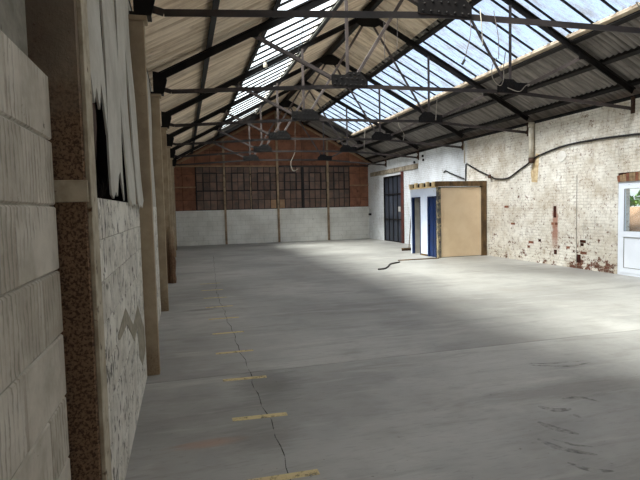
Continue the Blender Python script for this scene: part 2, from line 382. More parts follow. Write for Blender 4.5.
def clip(poly, fn):                                      # keep the side where fn(p) >= 0 (linear)
    o = []
    for i, p in enumerate(poly):
        q = poly[(i+1) % len(poly)]; a, b = fn(p), fn(q)
        if a >= 0: o.append(p)
        if (a >= 0) != (b >= 0):
            t = a/(a-b); o.append((p[0]+(q[0]-p[0])*t, p[1]+(q[1]-p[1])*t))
    return o
def under_roof(poly, drop):
    poly = clip(poly, lambda p: (6.64-drop-SL*(p[0]-XC))-p[1])
    return clip(poly, lambda p: (6.64-drop-SL*(XC-p[0]))-p[1]) if len(poly) > 2 else []

# ================================================================== STRUCTURE
# ---- floor: slabs on a base, joints recessed
floor = struct(obj('floor', box(XL-.4, XR+.35, YF-.3, YB+.3, -.3, -.03), 'joint'))
JY = [YF, 5.0, 13.8, YB+.1]
for i in range(3):
    if 1:
        obj('slab', box(XL-.1, XR+.1, JY[i]+.004, JY[i+1]-.004, -.03, 0), 'floor', floor)
for k in range(10):                                       # worn yellow bay marks
    y = 2.97+.95*k; ang = random.uniform(-.03, .03)
    mb = MB().ext((.31+random.uniform(-.01, .01), y-.02, .0008), (.75+random.uniform(-.02, .02), y+ang-.02, .0008), [(-.034, 0), (.034, 0), (.034, .0008), (-.034, .0008)], (0, 1, 0), (0, 0, 1))
    obj('painted_mark', mb, 'yellow', floor)
def strip(pts, wd, z=.0006, h=.0006, wf=None):
    P = [Vector((p[0], p[1], 0)) for p in pts]; mb = MB(); n = len(P)
    for i, p in enumerate(P):
        d = (P[min(i+1, n-1)]-P[max(i-1, 0)]).normalized(); a = Vector((-d.y, d.x, 0))
        ww = wd*(wf(i/(n-1)) if wf else 1)/2
        mb.v += [tuple(p+a*ww+Vector((0, 0, z))), tuple(p-a*ww+Vector((0, 0, z))), tuple(p-a*ww+Vector((0, 0, z+h))), tuple(p+a*ww+Vector((0, 0, z+h)))]
    for i in range(n-1):
        for j in range(4): mb.f.append((4*i+j, 4*i+(j+1) % 4, 4*i+4+(j+1) % 4, 4*i+4+j))
    return mb
taper = lambda t: .25+.75*math.sin(math.pi*t)
cr = [(.585+.012*math.sin(k*1.7)+.01*math.sin(k*.61+1)+(max(0, k*.15-8)*.05), 2.0+.15*k) for k in range(112)]
obj('crack', strip(cr, .008, wf=lambda t: .5+.5*abs(math.sin(t*97))), 'crack', floor)
for pts, wd in [([(3.31, 4.3), (3.47, 4.2), (3.7, 4.11), (3.97, 4.14)], .03), ([(3.36, 4.33), (3.55, 4.25), (3.95, 4.2)], .02),
                ([(3.01, 3.43), (3.17, 3.41), (3.25, 3.28)], .03), ([(2.72, 3.37), (2.79, 3.26), (2.93, 3.24)], .05),
                ([(2.52, 3.12), (2.56, 2.99), (2.65, 2.86)], .05), ([(2.33, 2.89), (2.38, 2.73), (2.54, 2.58)], .04),
                ([(2.29, 2.56), (2.35, 2.45), (2.48, 2.39)], .03), ([(2.87, 3.15), (2.87, 3.08)], .03), ([(2.42, 2.86), (2.5, 2.74), (2.6, 2.68)], .02)]:
    obj('scuff_mark', strip(smooth(pts, 6), wd*1.5, wf=taper), 'scuff', floor)
# ---- roof: corrugated sheets
ceiling = struct(empty('ceiling', (XC, 9.6, 4.0)))
def corr_mesh(name, length, waves=7, pitch=.146, amp=.03, seg=10, th=.007):
    mb = MB(); n = waves*seg+1
    for sgn in (0, th):
        for x in (0, length):
            for i in range(n): mb.v.append((x, i*pitch/seg, amp*(1-2*abs(math.sin(math.pi*i/seg))**.75)+sgn))
    for i in range(n-1):
        mb.f.append((i, i+1, n+i+1, n+i)); mb.f.append((2*n+i, 3*n+i, 3*n+i+1, 2*n+i+1))
        mb.f.append((i, 2*n+i, 2*n+i+1, i+1)); mb.f.append((n+i, n+i+1, 3*n+i+1, 3*n+i))
    return mb.mesh(name)
lo_len = (5.56-3.02)/CA; hi_len = (1.42-.02)/CA
mesh_tan_lo = corr_mesh('roof_sheet', lo_len); mesh_tan_lo.materials.append(M['sheet_tan'])
mesh_grey_lo = corr_mesh('roof_sheet', lo_len); mesh_grey_lo.materials.append(M['sheet_grey'])
mesh_tan_hi = corr_mesh('roof_sheet', hi_len); mesh_tan_hi.materials.append(M['sheet_tan'])
PW = 7*.146
nsh = int((YB+.35-YF)/PW)+1
for k in range(nsh):
    y = YF-.15+k*PW; dz = .004*(k % 2)
    for side in (-1, 1):
        x = XC+side*5.56
        o = obj('roof_sheet', mesh_tan_lo if side < 0 else mesh_grey_lo, None, ceiling, (x, y if side < 0 else y+PW, 6.61-SL*5.56+dz))
        o.rotation_euler = (0, -ANG, 0) if side < 0 else (0, -ANG, math.pi)
        x = XC+side*1.42
        o = obj('roof_sheet', mesh_tan_hi, None, ceiling, (x, y if side < 0 else y+PW, 6.70-SL*1.42+dz))
        o.rotation_euler = (0, -ANG, 0) if side < 0 else (0, -ANG, math.pi)
obj('ridge_cap', MB().ext((XC, YF-.2, 6.74), (XC, YB+.35, 6.74), [(-.3, -.158), (0, 0), (.3, -.158), (.3, -.145), (0, .015), (-.3, -.145)], (1, 0, 0), (0, 0, 1)), 'sheet_grey', ceiling)

# ---- skylights
BAY = 3.363/6
ys0 = 5.24-BAY*18; npan = int((22.1-ys0)/BAY)
g_len = (3.1-1.28)/CA
def pane_mesh(matname):
    me = box(0, g_len, .012, BAY-.012, 0, .006).mesh('pane'); me.materials.append(M[matname]); return me
pm = {-1: pane_mesh('glass_clean'), 1: pane_mesh('glass_dirty')}
bar_me = MB().ext((0, 0, 0), (g_len, 0, 0), [(-.02, -.004), (-.005, -.004), (-.005, -.038), (.005, -.038), (.005, -.004), (.02, -.004), (.02, 0), (-.02, 0)], (0, 1, 0), (0, 0, 1)).mesh('glazing_bar')
bar_me.materials.append(M['black_steel'])
for side, wn in ((-1, 'window_1'), (1, 'window_2')):
    W = struct(empty(wn, (XC+side*2.2, 9.6, 5.4)))
    for k in range(npan+1):
        y = ys0+k*BAY
        loc = (XC+side*3.1, y, 6.655-SL*3.1); rot = (0, -ANG, 0) if side < 0 else (0, -ANG, math.pi)
        o = obj('glazing_bar', bar_me, None, W, loc); o.rotation_euler = rot
        if k < npan:
            o = obj('pane', pm[side], None, W, (loc[0], y if side < 0 else y+BAY, loc[2]+.002)); o.rotation_euler = rot
    # sill and head rails along the glass
    zl = 6.60-SL*3.02; zh = 6.60-SL*1.36
    if side > 0:
        obj('sill_rail', MB().ext((XC+3.05, YF, zl-.05), (XC+3.05, YB, zl-.05), [(-.03, 0), (.05, -.04), (.06, -.025), (-.015, .02), (-.03, .06), (-.045, .05)], (1, 0, 0), (0, 0, 1)), 'cream_steel', W)
    else:
        obj('head_flashing', MB().ext((XC-1.33, YF, zh-.02), (XC-1.33, YB, zh-.02), [(-.11, -.058), (.05, .026), (.05, .04), (-.11, -.044)], (1, 0, 0), (0, 0, 1)), 'galv', W)

mid_len = (3.1-1.3)/CA
mesh_mid = corr_mesh('roof_sheet', mid_len); mesh_mid.materials.append(M['sheet_grey'])
for k in range(3):
    for side in (-1, 1):
        y = 22.06+k*.95
        o = obj('roof_sheet', mesh_mid, None, ceiling, (XC+side*3.1, y if side < 0 else y+PW, 6.655-SL*3.1+.004*(k % 2)))
        o.rotation_euler = (0, -ANG, 0) if side < 0 else (0, -ANG, math.pi)
# ---- gable / rear wall
wall_back = struct(empty('wall_back', (XC, YB+.15, 0)))
def gable_slab(y0, y1, drop=.06):
    poly = [(XL-.4, 0), (XR+.35, 0), (XR+.35, 6.64-drop-SL*(XR+.35-XC)), (XC, 6.64-drop), (XL-.4, 6.64-drop-SL*(XC-XL+.4))]
    return MB().ext((0, y0, 0), (0, y1, 0), poly, (1, 0, 0), (0, 0, 1))
obj('backing', gable_slab(YB+.09, YB+.25, -.01), 'brown_dark', wall_back)
obj('low_wall', box(XL-.3, XR+.1, YB, YB+.09, 0, 1.66), 'lowwall', wall_back)
wall_front = struct(obj('wall_front', gable_slab(YF-.25, YF), 'brown'))
xs = [XL, .03, .63, 1.34, 1.98, 3.23, 4.57, 5.84, 7.14, 8.33, 8.9, XR]
for i in range(len(xs)-1):
    x0, x1 = xs[i]+.008, xs[i+1]-.008
    for z0, z1 in ((3.78, 4.5), (4.52, 5.25), (5.27, 6.0), (6.02, 6.7)):
        p = under_roof([(x0, z0), (x1, z0), (x1, z1), (x0, z1)], .1)
        if len(p) > 2:
            obj('brown_panel', MB().ext((0, YB+.05+random.uniform(0, .012), 0), (0, YB+.088, 0), p, (1, 0, 0), (0, 0, 1)), 'brown', wall_back)
    if x1 < .7 or x0 > 8.2:
        for z0, z1 in ((1.67, 2.14), (2.15, 2.74), (2.80, 3.36), (3.37, 3.76)):
            obj('brown_panel', box(x0, x1, YB+.05+random.uniform(0, .012), YB+.088, z0, z1), 'brown', wall_back)
for x0, x1 in ((XL, .63), (8.33, XR)):
    obj('batten', box(x0, x1, YB+.02, YB+.05, 2.74, 2.80), 'batten', wall_back)
obj('lintel_rail', box(XL, 4.5, YB, YB+.05, 3.72, 3.79), 'batten', wall_back)
obj('lintel_rail', box(4.64, XR, YB, YB+.05, 3.72, 3.79), 'steel', wall_back)
for x in (1.98, 4.57, 7.14):                              # stanchions standing in front of the wall
    o = obj('stanchion', MB().box(x-.05, x+.05, YB-.07, YB-.058, 0, zroof(x)-.18).box(x-.05, x+.05, YB-.012, YB-.001, 0, zroof(x)-.18).box(x-.006, x+.006, YB-.058, YB-.012, 0, zroof(x)-.18), 'stanchion', wall_back)
obj('stanchion', box(3.21, 3.26, YB-.01, YB+.05, 1.67, 3.72), 'stanchion', wall_back)
for sgn in (-1, 1):                                       # pale verge boards along the gable
    obj('verge_board', MB().ext((XC, YB+.02, 6.42), (XC+sgn*5.02, YB+.02, 6.42-SL*5.02), [(-.02, -.05), (.02, -.05), (.02, .05), (-.02, .05)], (0, 1, 0), (0, 0, 1)), 'batten', wall_back)
# six steel windows of 4 x 5 panes each
units = [(.67, 1.93), (2.05, 3.2), (3.28, 4.5), (4.64, 5.78), (5.9, 7.06), (7.2, 8.29)]
rows = [1.68, 2.13, 2.58, 3.0, 3.42, 3.71]
for ui, (x0, x1) in enumerate(units):
    W = struct(empty('window_%d' % (ui+3), ((x0+x1)/2, YB+.05, 1.67)))
    cw = (x1-x0)/4
    fr = MB().box(x0-.03, x0+.015, YB, YB+.06, 1.66, 3.72).box(x1-.015, x1+.03, YB, YB+.06, 1.66, 3.72).box(x0+.015, x1-.015, YB, YB+.06, 1.66, 1.69).box(x0+.015, x1-.015, YB, YB+.06, 3.70, 3.72)
    obj('frame', fr, 'window_steel', W)
    if ui == 4: obj('thick_mullion', box(x0-.1, x0-.03, YB-.03, YB+.05, 1.66, 3.72), 'window_steel', W)
    if ui == 5: obj('thick_mullion', box(x0-.09, x0-.03, YB-.03, YB+.05, 2.2, 3.72), 'window_steel', W)
    for c in range(1, 4): obj('glazing_bar', box(x0+c*cw-.014, x0+c*cw+.014, YB+.01, YB+.05, 1.69, 3.70), 'window_steel', W)
    for r in range(1, 5):
        t = .03 if r == 2 else .014
        obj('transom', box(x0+.015, x1-.015, YB+(-.005 if r == 2 else .012), YB+.052, rows[r]-t, rows[r]+t), 'window_steel', W)
    a, b, z0, z1 = x0+cw, x0+3*cw, rows[2], rows[4]
    if ui in (3, 4): b = x1-cw*.95
    obj('opening_light', MB().box(a-.035, a+.025, YB-.02, YB+.012, z0, z1).box(b-.025, b+.035, YB-.02, YB+.012, z0, z1).box(a+.025, b-.025, YB-.02, YB+.012, z1-.03, z1+.03).box(a+.025, b-.025, YB-.02, YB+.012, z0-.03, z0+.03), 'window_steel', W)
    for c in range(4):
        for r in range(5):
            tan = (ui == 2 and c == 3 and r == 0) or (ui == 3 and c == 0 and r == 0)
            obj('pane', box(x0+c*cw+.012, x0+(c+1)*cw-.012, YB+.03, YB+.038, rows[r]+.008, rows[r+1]-.008), 'pane_tan' if tan else 'pane', W)

# ---- right wall with two openings
D1 = (8.05, 9.03, 2.06); D2 = (20.42, 22.5, 3.05)
ZT = 3.80
mb = MB()
mb.box(XR, XR+.34, YF-.25, D1[0], 0, ZT).box(XR, XR+.34, D1[0], D1[1], D1[2]+.2, ZT).box(XR, XR+.34, D1[1], D2[0], 0, ZT)
mb.box(XR, XR+.34, D2[0], D2[1], D2[2], ZT).box(XR, XR+.34, D2[1], YB+.25, 0, ZT)
wall_right = struct(obj('wall_right', mb, 'brick', None, (0, 0, 0)))
struct(obj('trim_1', box(XR+.16, XR+.3, YF-.25, YB+.25, ZT, ZT+.12), 'black_steel'))      # dark plate added to fill the shadowed eaves gap against light leaks
struct(obj('trim_2', box(-.53, -.445, YF-.25, YB+.25, 3.75, 3.87), 'black_steel'))
# segmental arch of brick over the white door
mid = (D1[0]+D1[1])/2; n = 13
for k in range(n):
    t = -1+2*(k+.5)/n; y = mid+t*(D1[1]-D1[0])/2; a = -t*.18
    ww = (D1[1]-D1[0])/n*.46; z0 = D1[2]+.005; z1 = D1[2]+.135+.055*(1-t*t)
    m_ = MB().ext((XR-.012, y, 0), (XR+.3, y, 0), [(-ww, z0), (ww, z0), (ww-a*.12, z1), (-ww-a*.12, z1)], (0, 1, 0), (0, 0, 1))
    obj('arch_brick', m_, 'yellow_brick' if k % 3 else 'red_brick', wall_right)
obj('lintel_fill', box(XR+.02, XR+.3, D1[0], D1[1], D1[2]+.13, D1[2]+.2), 'burnt', wall_right)
# broken brick hole, spalled bricks, plaster patch
for (y, z, ww, hh, m_) in [(10.98, 1.40, .1, .30, 'burnt'), (10.93, 1.09, .1, .065, 'red_brick'), (11.06, 1.09, .09, .065, 'red_brick'), (10.02, .68, .18, .07, 'burnt'), (10.05, .60, .1, .07, 'burnt'), (13.0, 1.55, .2, .065, 'red_brick'),
                         (11.9, .55, .2, .065, 'red_brick'), (11.55, .62, .1, .07, 'burnt'), (10.95, .35, .1, .12, 'burnt'), (10.15, .25, .12, .2, 'burnt'), (10.0, .4, .2, .065, 'red_brick'), (12.0, .42, .1, .065, 'red_brick'), (12.7, 1.05, .18, .06, 'red_brick'), (10.5, .5, .1, .06, 'red_brick')]:
    obj('spalled_brick', box(XR-.006, XR+.02, y-ww/2, y+ww/2, z-hh/2, z+hh/2), m_, wall_right)
pts = [(10.74+.16*math.cos(t*.5236)*random.uniform(.85, 1.1), 2.82+.15*math.sin(t*.5236)*random.uniform(.85, 1.1)) for t in range(12)]
obj('plaster_patch', MB().ext((XR-.012, 0, 0), (XR+.02, 0, 0), pts, (0, 1, 0), (0, 0, 1)), 'plaster_white', wall_right)
pts = [(11.66, 2.2), (11.88, 2.22), (11.92, 2.5), (11.7, 3.0), (11.58, 2.95), (11.62, 2.5)]
obj('ochre_patch', MB().ext((XR-.006, 0, 0), (XR+.02, 0, 0), pts, (0, 1, 0), (0, 0, 1)), simple('ochre_stain', (206, 186, 150), (176, 150, 114), 12, .95, .1, .4), wall_right)
for y0, y1, z0, z1 in ((10.22, 10.235, 0.02, 2.3),):
    obj('render_ridge', box(XR-.008, XR+.01, y0, y1, z0, z1), 'plaster_old', wall_right)
# weathered concrete beam over the dark door
struct(obj('trim_3', MB().ext((XR-.05, 18.82, 3.17), (XR-.05, 24.1, 3.17), [(0, 0), (.09, 0), (.09, .2), (0, .2)], (1, 0, 0), (0, 0, 1)), 'lintel', bevel=.008))
# white plastic door
dr = struct(empty('door_1', (XR+.08, mid, 0)))
y0, y1, H1 = D1
xf = XR+.02
obj('frame', MB().box(xf, xf+.07, y0, y0+.06, 0, H1).box(xf, xf+.07, y1-.06, y1, 0, H1).box(xf, xf+.07, y0+.06, y1-.06, H1-.06, H1).box(xf, xf+.07, y0+.06, y1-.06, 0, .05), 'upvc', dr)
a, b = y0+.065, y1-.065
lf = obj('leaf', MB().box(xf-.01, xf+.05, a, a+.09, .055, H1-.065).box(xf-.01, xf+.05, b-.09, b, .055, H1-.065).box(xf-.01, xf+.05, a+.09, b-.09, H1-.15, H1-.065).box(xf-.01, xf+.05, a+.09, b-.09, .85, .97).box(xf-.01, xf+.05, a+.09, b-.09, .055, .16), 'upvc', dr)
obj('panel', MB().box(xf+.005, xf+.035, a+.09, b-.09, .16, .85), 'upvc', lf)
for (za, zb) in ((.165, .845), (.975, H1-.155)):
    obj('recess_shade_line', MB().box(xf-.006, xf+.004, a+.092, a+.1, za, zb).box(xf-.006, xf+.004, b-.1, b-.092, za, zb).box(xf-.006, xf+.004, a+.1, b-.1, za, za+.008).box(xf-.006, xf+.004, a+.1, b-.1, zb-.008, zb), 'galv', lf)  # grey lines put the shading of the door recesses into colour
obj('glass_pane', box(xf+.015, xf+.021, a+.09, b-.09, .97, H1-.15), 'glass_door', lf)
obj('handle', MB().box(xf-.02, xf-.01, a+.03, a+.06, .92, 1.1).box(xf-.055, xf-.02, a+.035, a+.055, 1.0, 1.02).box(xf-.055, xf-.043, a+.035, a+.16, 1.0, 1.02), 'upvc', lf)
# dark panelled door
dr = struct(empty('door_2', (XR+.1, 21.5, 0)))
y0, y1, H2 = D2
obj('frame', MB().box(XR, XR+.08, y0, y0+.05, 0, H2).box(XR, XR+.08, y1-.05, y1, 0, H2).box(XR, XR+.08, y0+.05, y1-.05, H2-.06, H2), 'black_steel', dr)
cw = (y1-y0-.1)/4
for c in range(4):
    for z0, z1 in ((.04, 1.02), (1.06, 2.18), (2.22, 2.98)):
        obj('panel', box(XR+.05, XR+.075, y0+.05+c*cw+.025, y0+.05+(c+1)*cw-.025, z0, z1), 'dark_door', dr)
for c in range(5): obj('stile', box(XR+.02, XR+.08, y0+.05+c*cw-.025, y0+.05+c*cw+.025, .0, 2.99), 'black_steel', dr)
for z in (.02, 1.04, 2.2): obj('rail', box(XR+.008, XR+.07, y0+.05, y1-.05, z-.025, z+.025), 'black_steel', dr)
obj('notice', box(XR+.012, XR+.02, y0+.2, y0+.42, 1.4, 1.62), 'grey_wall', dr)
obj('back_board', box(XR+.1, XR+.13, y0, y1, 0, H2), 'black_steel', dr)
struct(obj('trim_4', box(XR-.06, XR+.02, y0-.22, y0-.02, 0, H2+.1), 'redsteel', bevel=.006))

# ---- left wall
POSTY = [1.87]+TY
wall_left = struct(empty('wall_left', (XL-.1, 9.6, 0)))
obj('outer_skin', box(-.74, -.68, YF-.25, YB+.25, 0, 3.755), 'cavity', wall_left)
obj('mortar_core', box(-.58, XL-.006, YF, 1.80, 0, 2.105), 'mortar', wall_left)
def blocks(ya, yb, ztop, mat, jitter=.0015, hgt=.216, bev=.006):
    z = ztop-.0; rowi = 0
    while z > .02:
        z0 = max(z-hgt, 0); y = yb-(.22 if rowi % 2 else .44)+.0
        e = yb
        while e > ya+.02:
            s = max(y, ya); j = random.uniform(-jitter, jitter)
            obj('block', box(XL-.1, XL+j, s+.002, e-.002, z0+.002, z-.002), mat, wall_left, bevel=bev)
            e = s; y = s-.44
        z = z0; rowi += 1
blocks(-.9, 1.86, 2.11, 'block')
obj('mortar_core', box(-.58, XL-.004, 2.0, TY[0]-.03, 0, 1.725), 'mortar', wall_left)
blocks(2.02, TY[0]-.03, 1.73, 'block_flat', .001, bev=.003)
obj('mortar_core', box(-.58, XL-.004, TY[0]+.09, TY[1]-.03, 0, 1.725), 'mortar', wall_left)
blocks(TY[0]+.09, TY[1]-.03, 1.73, 'block_flat', .001, bev=.003)
obj('low_wall', box(-.58, XL, TY[1]+.09, YB, 0, 1.73), 'block_flat', wall_left)
obj('low_wall', box(-.58, XL, YF, -.9, 0, 2.11), 'block', wall_left)
obj('old_plaster_panel', box(-.62, -.437, YF, 1.76, 2.112, 3.75), 'plaster_old', wall_left, bevel=.02)
# zig-zag render repair
pg = [(3.2, .9), (3.66, .99), (4.12, .77), (4.54, .85), (5.1, .52), (5.1, .30), (4.75, .26), (4.5, .40), (4.45, .68), (4.14, .64), (3.7, .87), (3.3, .86)]
obj('render_repair', MB().ext((XL-.01, 0, 0), (XL+.003, 0, 0), pg, (0, 1, 0), (0, 0, 1)), 'patch', wall_left)
# upper cladding sheets between the posts
def sheet(y0, y1, z0, z1, x=-.425, bulge=0., tilt=0., rag=0., skew=0., ragl=None, mat='cladding'):
    mb = MB(); nu, nv = 7, 26
    top = [random.uniform(0, rag) for _ in range(nu+1)]
    if ragl: top = ragl
    for side in (0, 1):
        for j in range(nv+1):
            v = j/nv
            for i in range(nu+1):
                u = i/nu; zb = z0+top[i]; z = zb+(z1-zb)*v
                y = y0+(y1-y0)*u+skew*(1-v)
                xx = x+bulge*math.sin(math.pi*u)*math.sin(math.pi*min(1, v*1.1))+tilt*(1-v)**2+.006*math.sin(9*v+y0*5)-side*.012
                mb.v.append((xx, y, z))
    N = (nu+1)*(nv+1)
    for s_ in (0, 1):
        for j in range(nv):
            for i in range(nu):
                a = s_*N+j*(nu+1)+i; mb.f.append((a, a+1, a+nu+2, a+nu+1))
    for j in range(nv):
        for i in (0, nu):
            a = j*(nu+1)+i; mb.f.append((a, a+nu+1, N+a+nu+1, N+a))
    for i in range(nu):
        for j in (0, nv):
            a = j*(nu+1)+i; mb.f.append((a, a+1, N+a+1, N+a))
    o = obj('cladding_sheet', mb, mat, wall_left, shade=False)
    return o
sheet(2.03, 2.42, 1.66, 3.75, -.42)
sheet(2.423, 2.66, 1.72, 3.75, -.42, .004, ragl=[0, .02, .03, .0, .02, .18, .36, .46])
sheet(2.663, 3.27, 2.22, 3.75, -.42, .012, ragl=[.06, .14, .0, .1, .0, .16, .05, -.1])
sheet(3.285, 3.98, 1.74, 3.75, -.418, .006, .01, ragl=[.02, .0, .05, .02, .16, .2, .08, .0])
sheet(3.995, 4.55, 1.70, 3.75, -.416, .006, .03, ragl=[.0, .05, .03, .0, .02, .02, .0, .02])
sheet(4.555, 5.12, 1.68, 3.75, -.416, .006, .06, ragl=[.03, .0, .04, .02, .03, .01, .05, .08])
for k in range(len(TY)-1):
    a, b = TY[k]+.1, TY[k+1]-.03; n = 4
    for i in range(n):
        sheet(a+(b-a)*i/n+.008, a+(b-a)*(i+1)/n-.008, 1.70 if (k, i) != (0, 2) else 2.1, 3.75, -.43, .01, .01, rag=.03)
sheet(TY[-1]+.1, YB, 1.70, 3.75, -.43)
# splintered laths and rubble inside the hole
for (y, z0, z1, m_) in ((2.72, 1.74, 2.15, 'cream_strip'),):
    obj('lath', MB().tube([(-.47, y, z0), (-.46, y-.03, z1)], .008, 6), m_, wall_left)
for k in range(26):
    y = random.uniform(2.62, 3.22); p = Vector((-.45+random.uniform(-.05, .02), y, 1.735))
    q = p+Vector((random.uniform(-.02, .03), random.uniform(-.12, .12), random.uniform(.03, .16)))
    obj('splinter', MB().tube([p, (p+q)/2+Vector((.01, .02, .02)), q], [.006, .005, .002], 5), 'cavity', wall_left)
obj('splinter', MB().ext((-.445, 2.95, 2.0), (-.44, 2.95, 2.0), [(-.05, .25), (.06, .25), (.08, .12), (.03, .04), (0, -.06), (-.02, .06)], (0, 1, 0), (0, 0, 1)), 'rust', wall_left)
obj('splinter', MB().ext((-.445, 2.72, 2.05), (-.44, 2.72, 2.05), [(-.04, .25), (.04, .25), (.02, .1), (-.01, -.02)], (0, 1, 0), (0, 0, 1)), 'rust', wall_left)

# ================================================================== THINGS
# ---- posts along the left wall
def post(y, mat, label, x0=XL-.08, x1=-.29, top=3.5, dep=.12, group=None):
    r = empty('concrete_post', ((x0+x1)/2, y+dep/2, 0)); tag(r, label, 'post', group)
    obj('shaft', box(x0, x1, y, y+dep, 0, top), mat, r, bevel=.006)
    obj('cap', box(x0-.02, x1+.03, y-.02, y+dep+.02, top, top+.05), mat, r, bevel=.006)
    return r
p0 = post(1.875, 'post_rusty', 'rust-speckled brown post with a pale band across it, beside combed white blocks', XL-.15, -.318, 3.5, .13)
obj('band', box(XL-.1, -.31, 1.866, 1.875, 1.69, 1.765), 'cream_strip', p0, bevel=.002)
obj('edge_strip', box(-.318, -.303, 1.885, 2.01, 0, 3.5), 'cream_strip', p0, bevel=.002)
post(TY[0], 'post_tan', 'tan post next to the torn white cladding, carrying a truss end')
post(TY[1], 'post_tan', 'tan post second along from the torn white cladding')
pb = post(TY[2], 'post_broken', 'tan post with rough broken brown lower half, third along from torn cladding')
mb = MB().tube(smooth([(-.28, TY[2]-.01, 0), (-.27, TY[2]-.02, .5), (-.285, TY[2]-.0, .9), (-.29, TY[2]+.03, 1.3)], 4), [.07+.012*math.sin(k*2.1) for k in range(13)], 8)
obj('broken_face', mb, 'post_broken', pb)
post(TY[3], 'post_tan', 'tan post across the hall from the cubicle, against the white left wall')
post(TY[4], 'post_tan', 'tan post second from the gable corner, against the white left wall')
post(TY[5], 'post_tan', 'tan post closest to the gable corner, against the white left wall')

# ---- trusses
def make_truss():
    T = empty('roof_truss', (XC, 0, 3.6))
    AX, BX = 2.97, 6.33; N1, N4 = 1.28, 8.02; z = zraf
    A = (AX, 0, 3.86); B = (BX, 0, 3.87); AP = (XC, 0, 6.38)
    HL = (-.31, 0, 3.82); HR = (9.34, 0, zraf(9.34))
    obj('rafter', MB().tbar(HL, (XC, 0, 6.43), .12, .018, .11), 'black_steel', T)
    obj('rafter', MB().tbar(HR, (XC, 0, 6.43), .12, .018, .11), 'black_steel', T)
    ch = MB()
    P = [(-.3, 0, 3.74), (-.22, 0, 3.63), (-.1, 0, 3.60), (AX, 0, 3.81), (BX, 0, 3.83), (9.33, 0, 3.59)]
    for p, q in zip(P[:-1], P[1:]): ch.lbar(p, q, .07, .014, -1, .09)
    obj('bottom_chord', ch, 'steel', T)
    for nx, c, sgn in ((AX, A, -1), (BX, B, 1)):
        obj('post_strut', MB().lbar((nx-.03, 0, c[2]+.1), (nx-.03, 0, z(nx)-.05), .06, .01), 'strut', T)
        k1 = N1 if sgn < 0 else N4
        obj('side_strut', MB().lbar((nx+sgn*.28, 0, c[2]+.02+.05), (k1, 0, z(k1)-.06), .06, .01, sgn), 'strut', T)
        obj('apex_strut', MB().lbar((nx-sgn*.1, 0, c[2]+.08), (XC+sgn*.1, 0, 6.22), .055, .01, sgn), 'strut', T)
        g = obj('gusset_plate', MB().ext((nx, -.062, c[2]), (nx, -.048, c[2]), [(-.34, -.06), (.34, -.06), (.34, .06), (.2, .2), (-.02, .2), (-.1, .14), (-.34, .14)] if sgn < 0 else [(-.34, -.06), (.34, -.06), (.34, .14), (.1, .14), (.02, .2), (-.2, .2), (-.34, .06)], (1, 0, 0), (0, 0, 1)), 'black_steel', T)
        rv = MB()
        for (u, v) in [(-.28, -.03), (-.18, -.03), (-.08, -.03), (.02, -.03), (.12, -.03), (.22, -.03), (.3, -.03), (-.26, .05), (-.16, .08), (-.05, .08), (.0, .16), (.08, .16), (.04, .08), (.13, .08), (.16, .15), (.24, .06)]:
            u2 = u if sgn < 0 else -u
            rv.tube([(nx+u2, -.063, c[2]+v), (nx+u2, -.072, c[2]+v), (nx+u2, -.077, c[2]+v)], [.017, .015, .007], 6)
        tag(obj('rivets', rv, 'black_steel', g), kind='stuff')
        kx = k1; obj('node_plate', MB().ext((kx, -.06, z(kx)-.05), (kx, -.05, z(kx)-.05), [(-.12, -.07), (.05 if sgn < 0 else .12, -.06), (.13, .06 if sgn < 0 else -.06), (.1, .1 if sgn < 0 else -.02), (-.1, 0 if sgn < 0 else .1), (-.13, -.06 if sgn < 0 else .06)], (1, 0, 0), (0, 0, 1)), 'black_steel', T)
    obj('apex_plate', MB().ext((XC, -.064, 6.3), (XC, -.05, 6.3), [(-.34, -.1), (-.18, -.18), (.18, -.18), (.34, -.1), (.05, .13), (-.05, .13)], (1, 0, 0), (0, 0, 1)), 'black_steel', T)
    obj('heel_plate', MB().ext((-.3, -.07, 3.55), (-.3, -.05, 3.55), [(-.08, 0), (.08, 0), (.14, .22), (.12, .32), (-.08, .36)], (1, 0, 0), (0, 0, 1)).box(-.42, -.22, -.08, .1, 3.552, 3.58), 'black_steel', T)
    obj('wall_bracket', MB().ext((9.3, -.05, 3.5), (9.3, -.03, 3.5), [(-.08, .06), (.05, .03), (.055, .36), (-.06, .33), (.01, .22)], (1, 0, 0), (0, 0, 1)).box(9.342, 9.356, -.05, .05, 3.5, 3.82), 'rust', T)
    return T
proto = make_truss()
tl = ['roof truss farthest from the gable end, landing by the torn cladding', 'steel roof truss second along from the torn white cladding', 'steel roof truss landing on the wall beside the short white downpipe',
      'steel roof truss above the tan cubicle, fourth along from torn cladding', 'steel roof truss second from the brown boarded gable end', 'steel roof truss closest to the brown boarded gable end']
for i, y in enumerate(TY):
    T = proto if i == 0 else copy_tree(proto)
    T.location.y = y+.06; tag(T, tl[i], 'roof truss', 'steel roof trusses')

# ---- purlins and ridge beam
def purlin(d, side, label, mat='black_steel', hgt=.1, group=None):
    x = XC+side*d; zc = 6.43-SL*d+.062/CA
    n = Vector((side*math.sin(ANG), 0, math.cos(ANG))); s = Vector((side*math.cos(ANG), 0, -math.sin(ANG)))
    mb = MB().ext((x, YF, zc), (x, YB+.05, zc), [(-.05, 0), (.05, 0), (.05, .012), (-.038, .012), (-.038, hgt), (-.05, hgt)], s, n)
    return tag(obj('purlin', mb, mat), label, 'purlin', 'roof purlins')
purlin(4.12, -1, 'black purlin halfway up the tan sheets below the pale clear skylight')
purlin(3.06, -1, 'black purlin along the lower edge of the pale clear skylight')
purlin(1.40, -1, 'black purlin along the upper edge of the pale clear skylight')
purlin(1.34, 1, 'black purlin along the upper edge of the dirty blue skylight')
purlin(3.12, 1, 'black purlin behind the cream rail under the dirty blue skylight')
purlin(3.86, 1, 'black purlin halfway down the grey sheets below the dirty blue skylight')
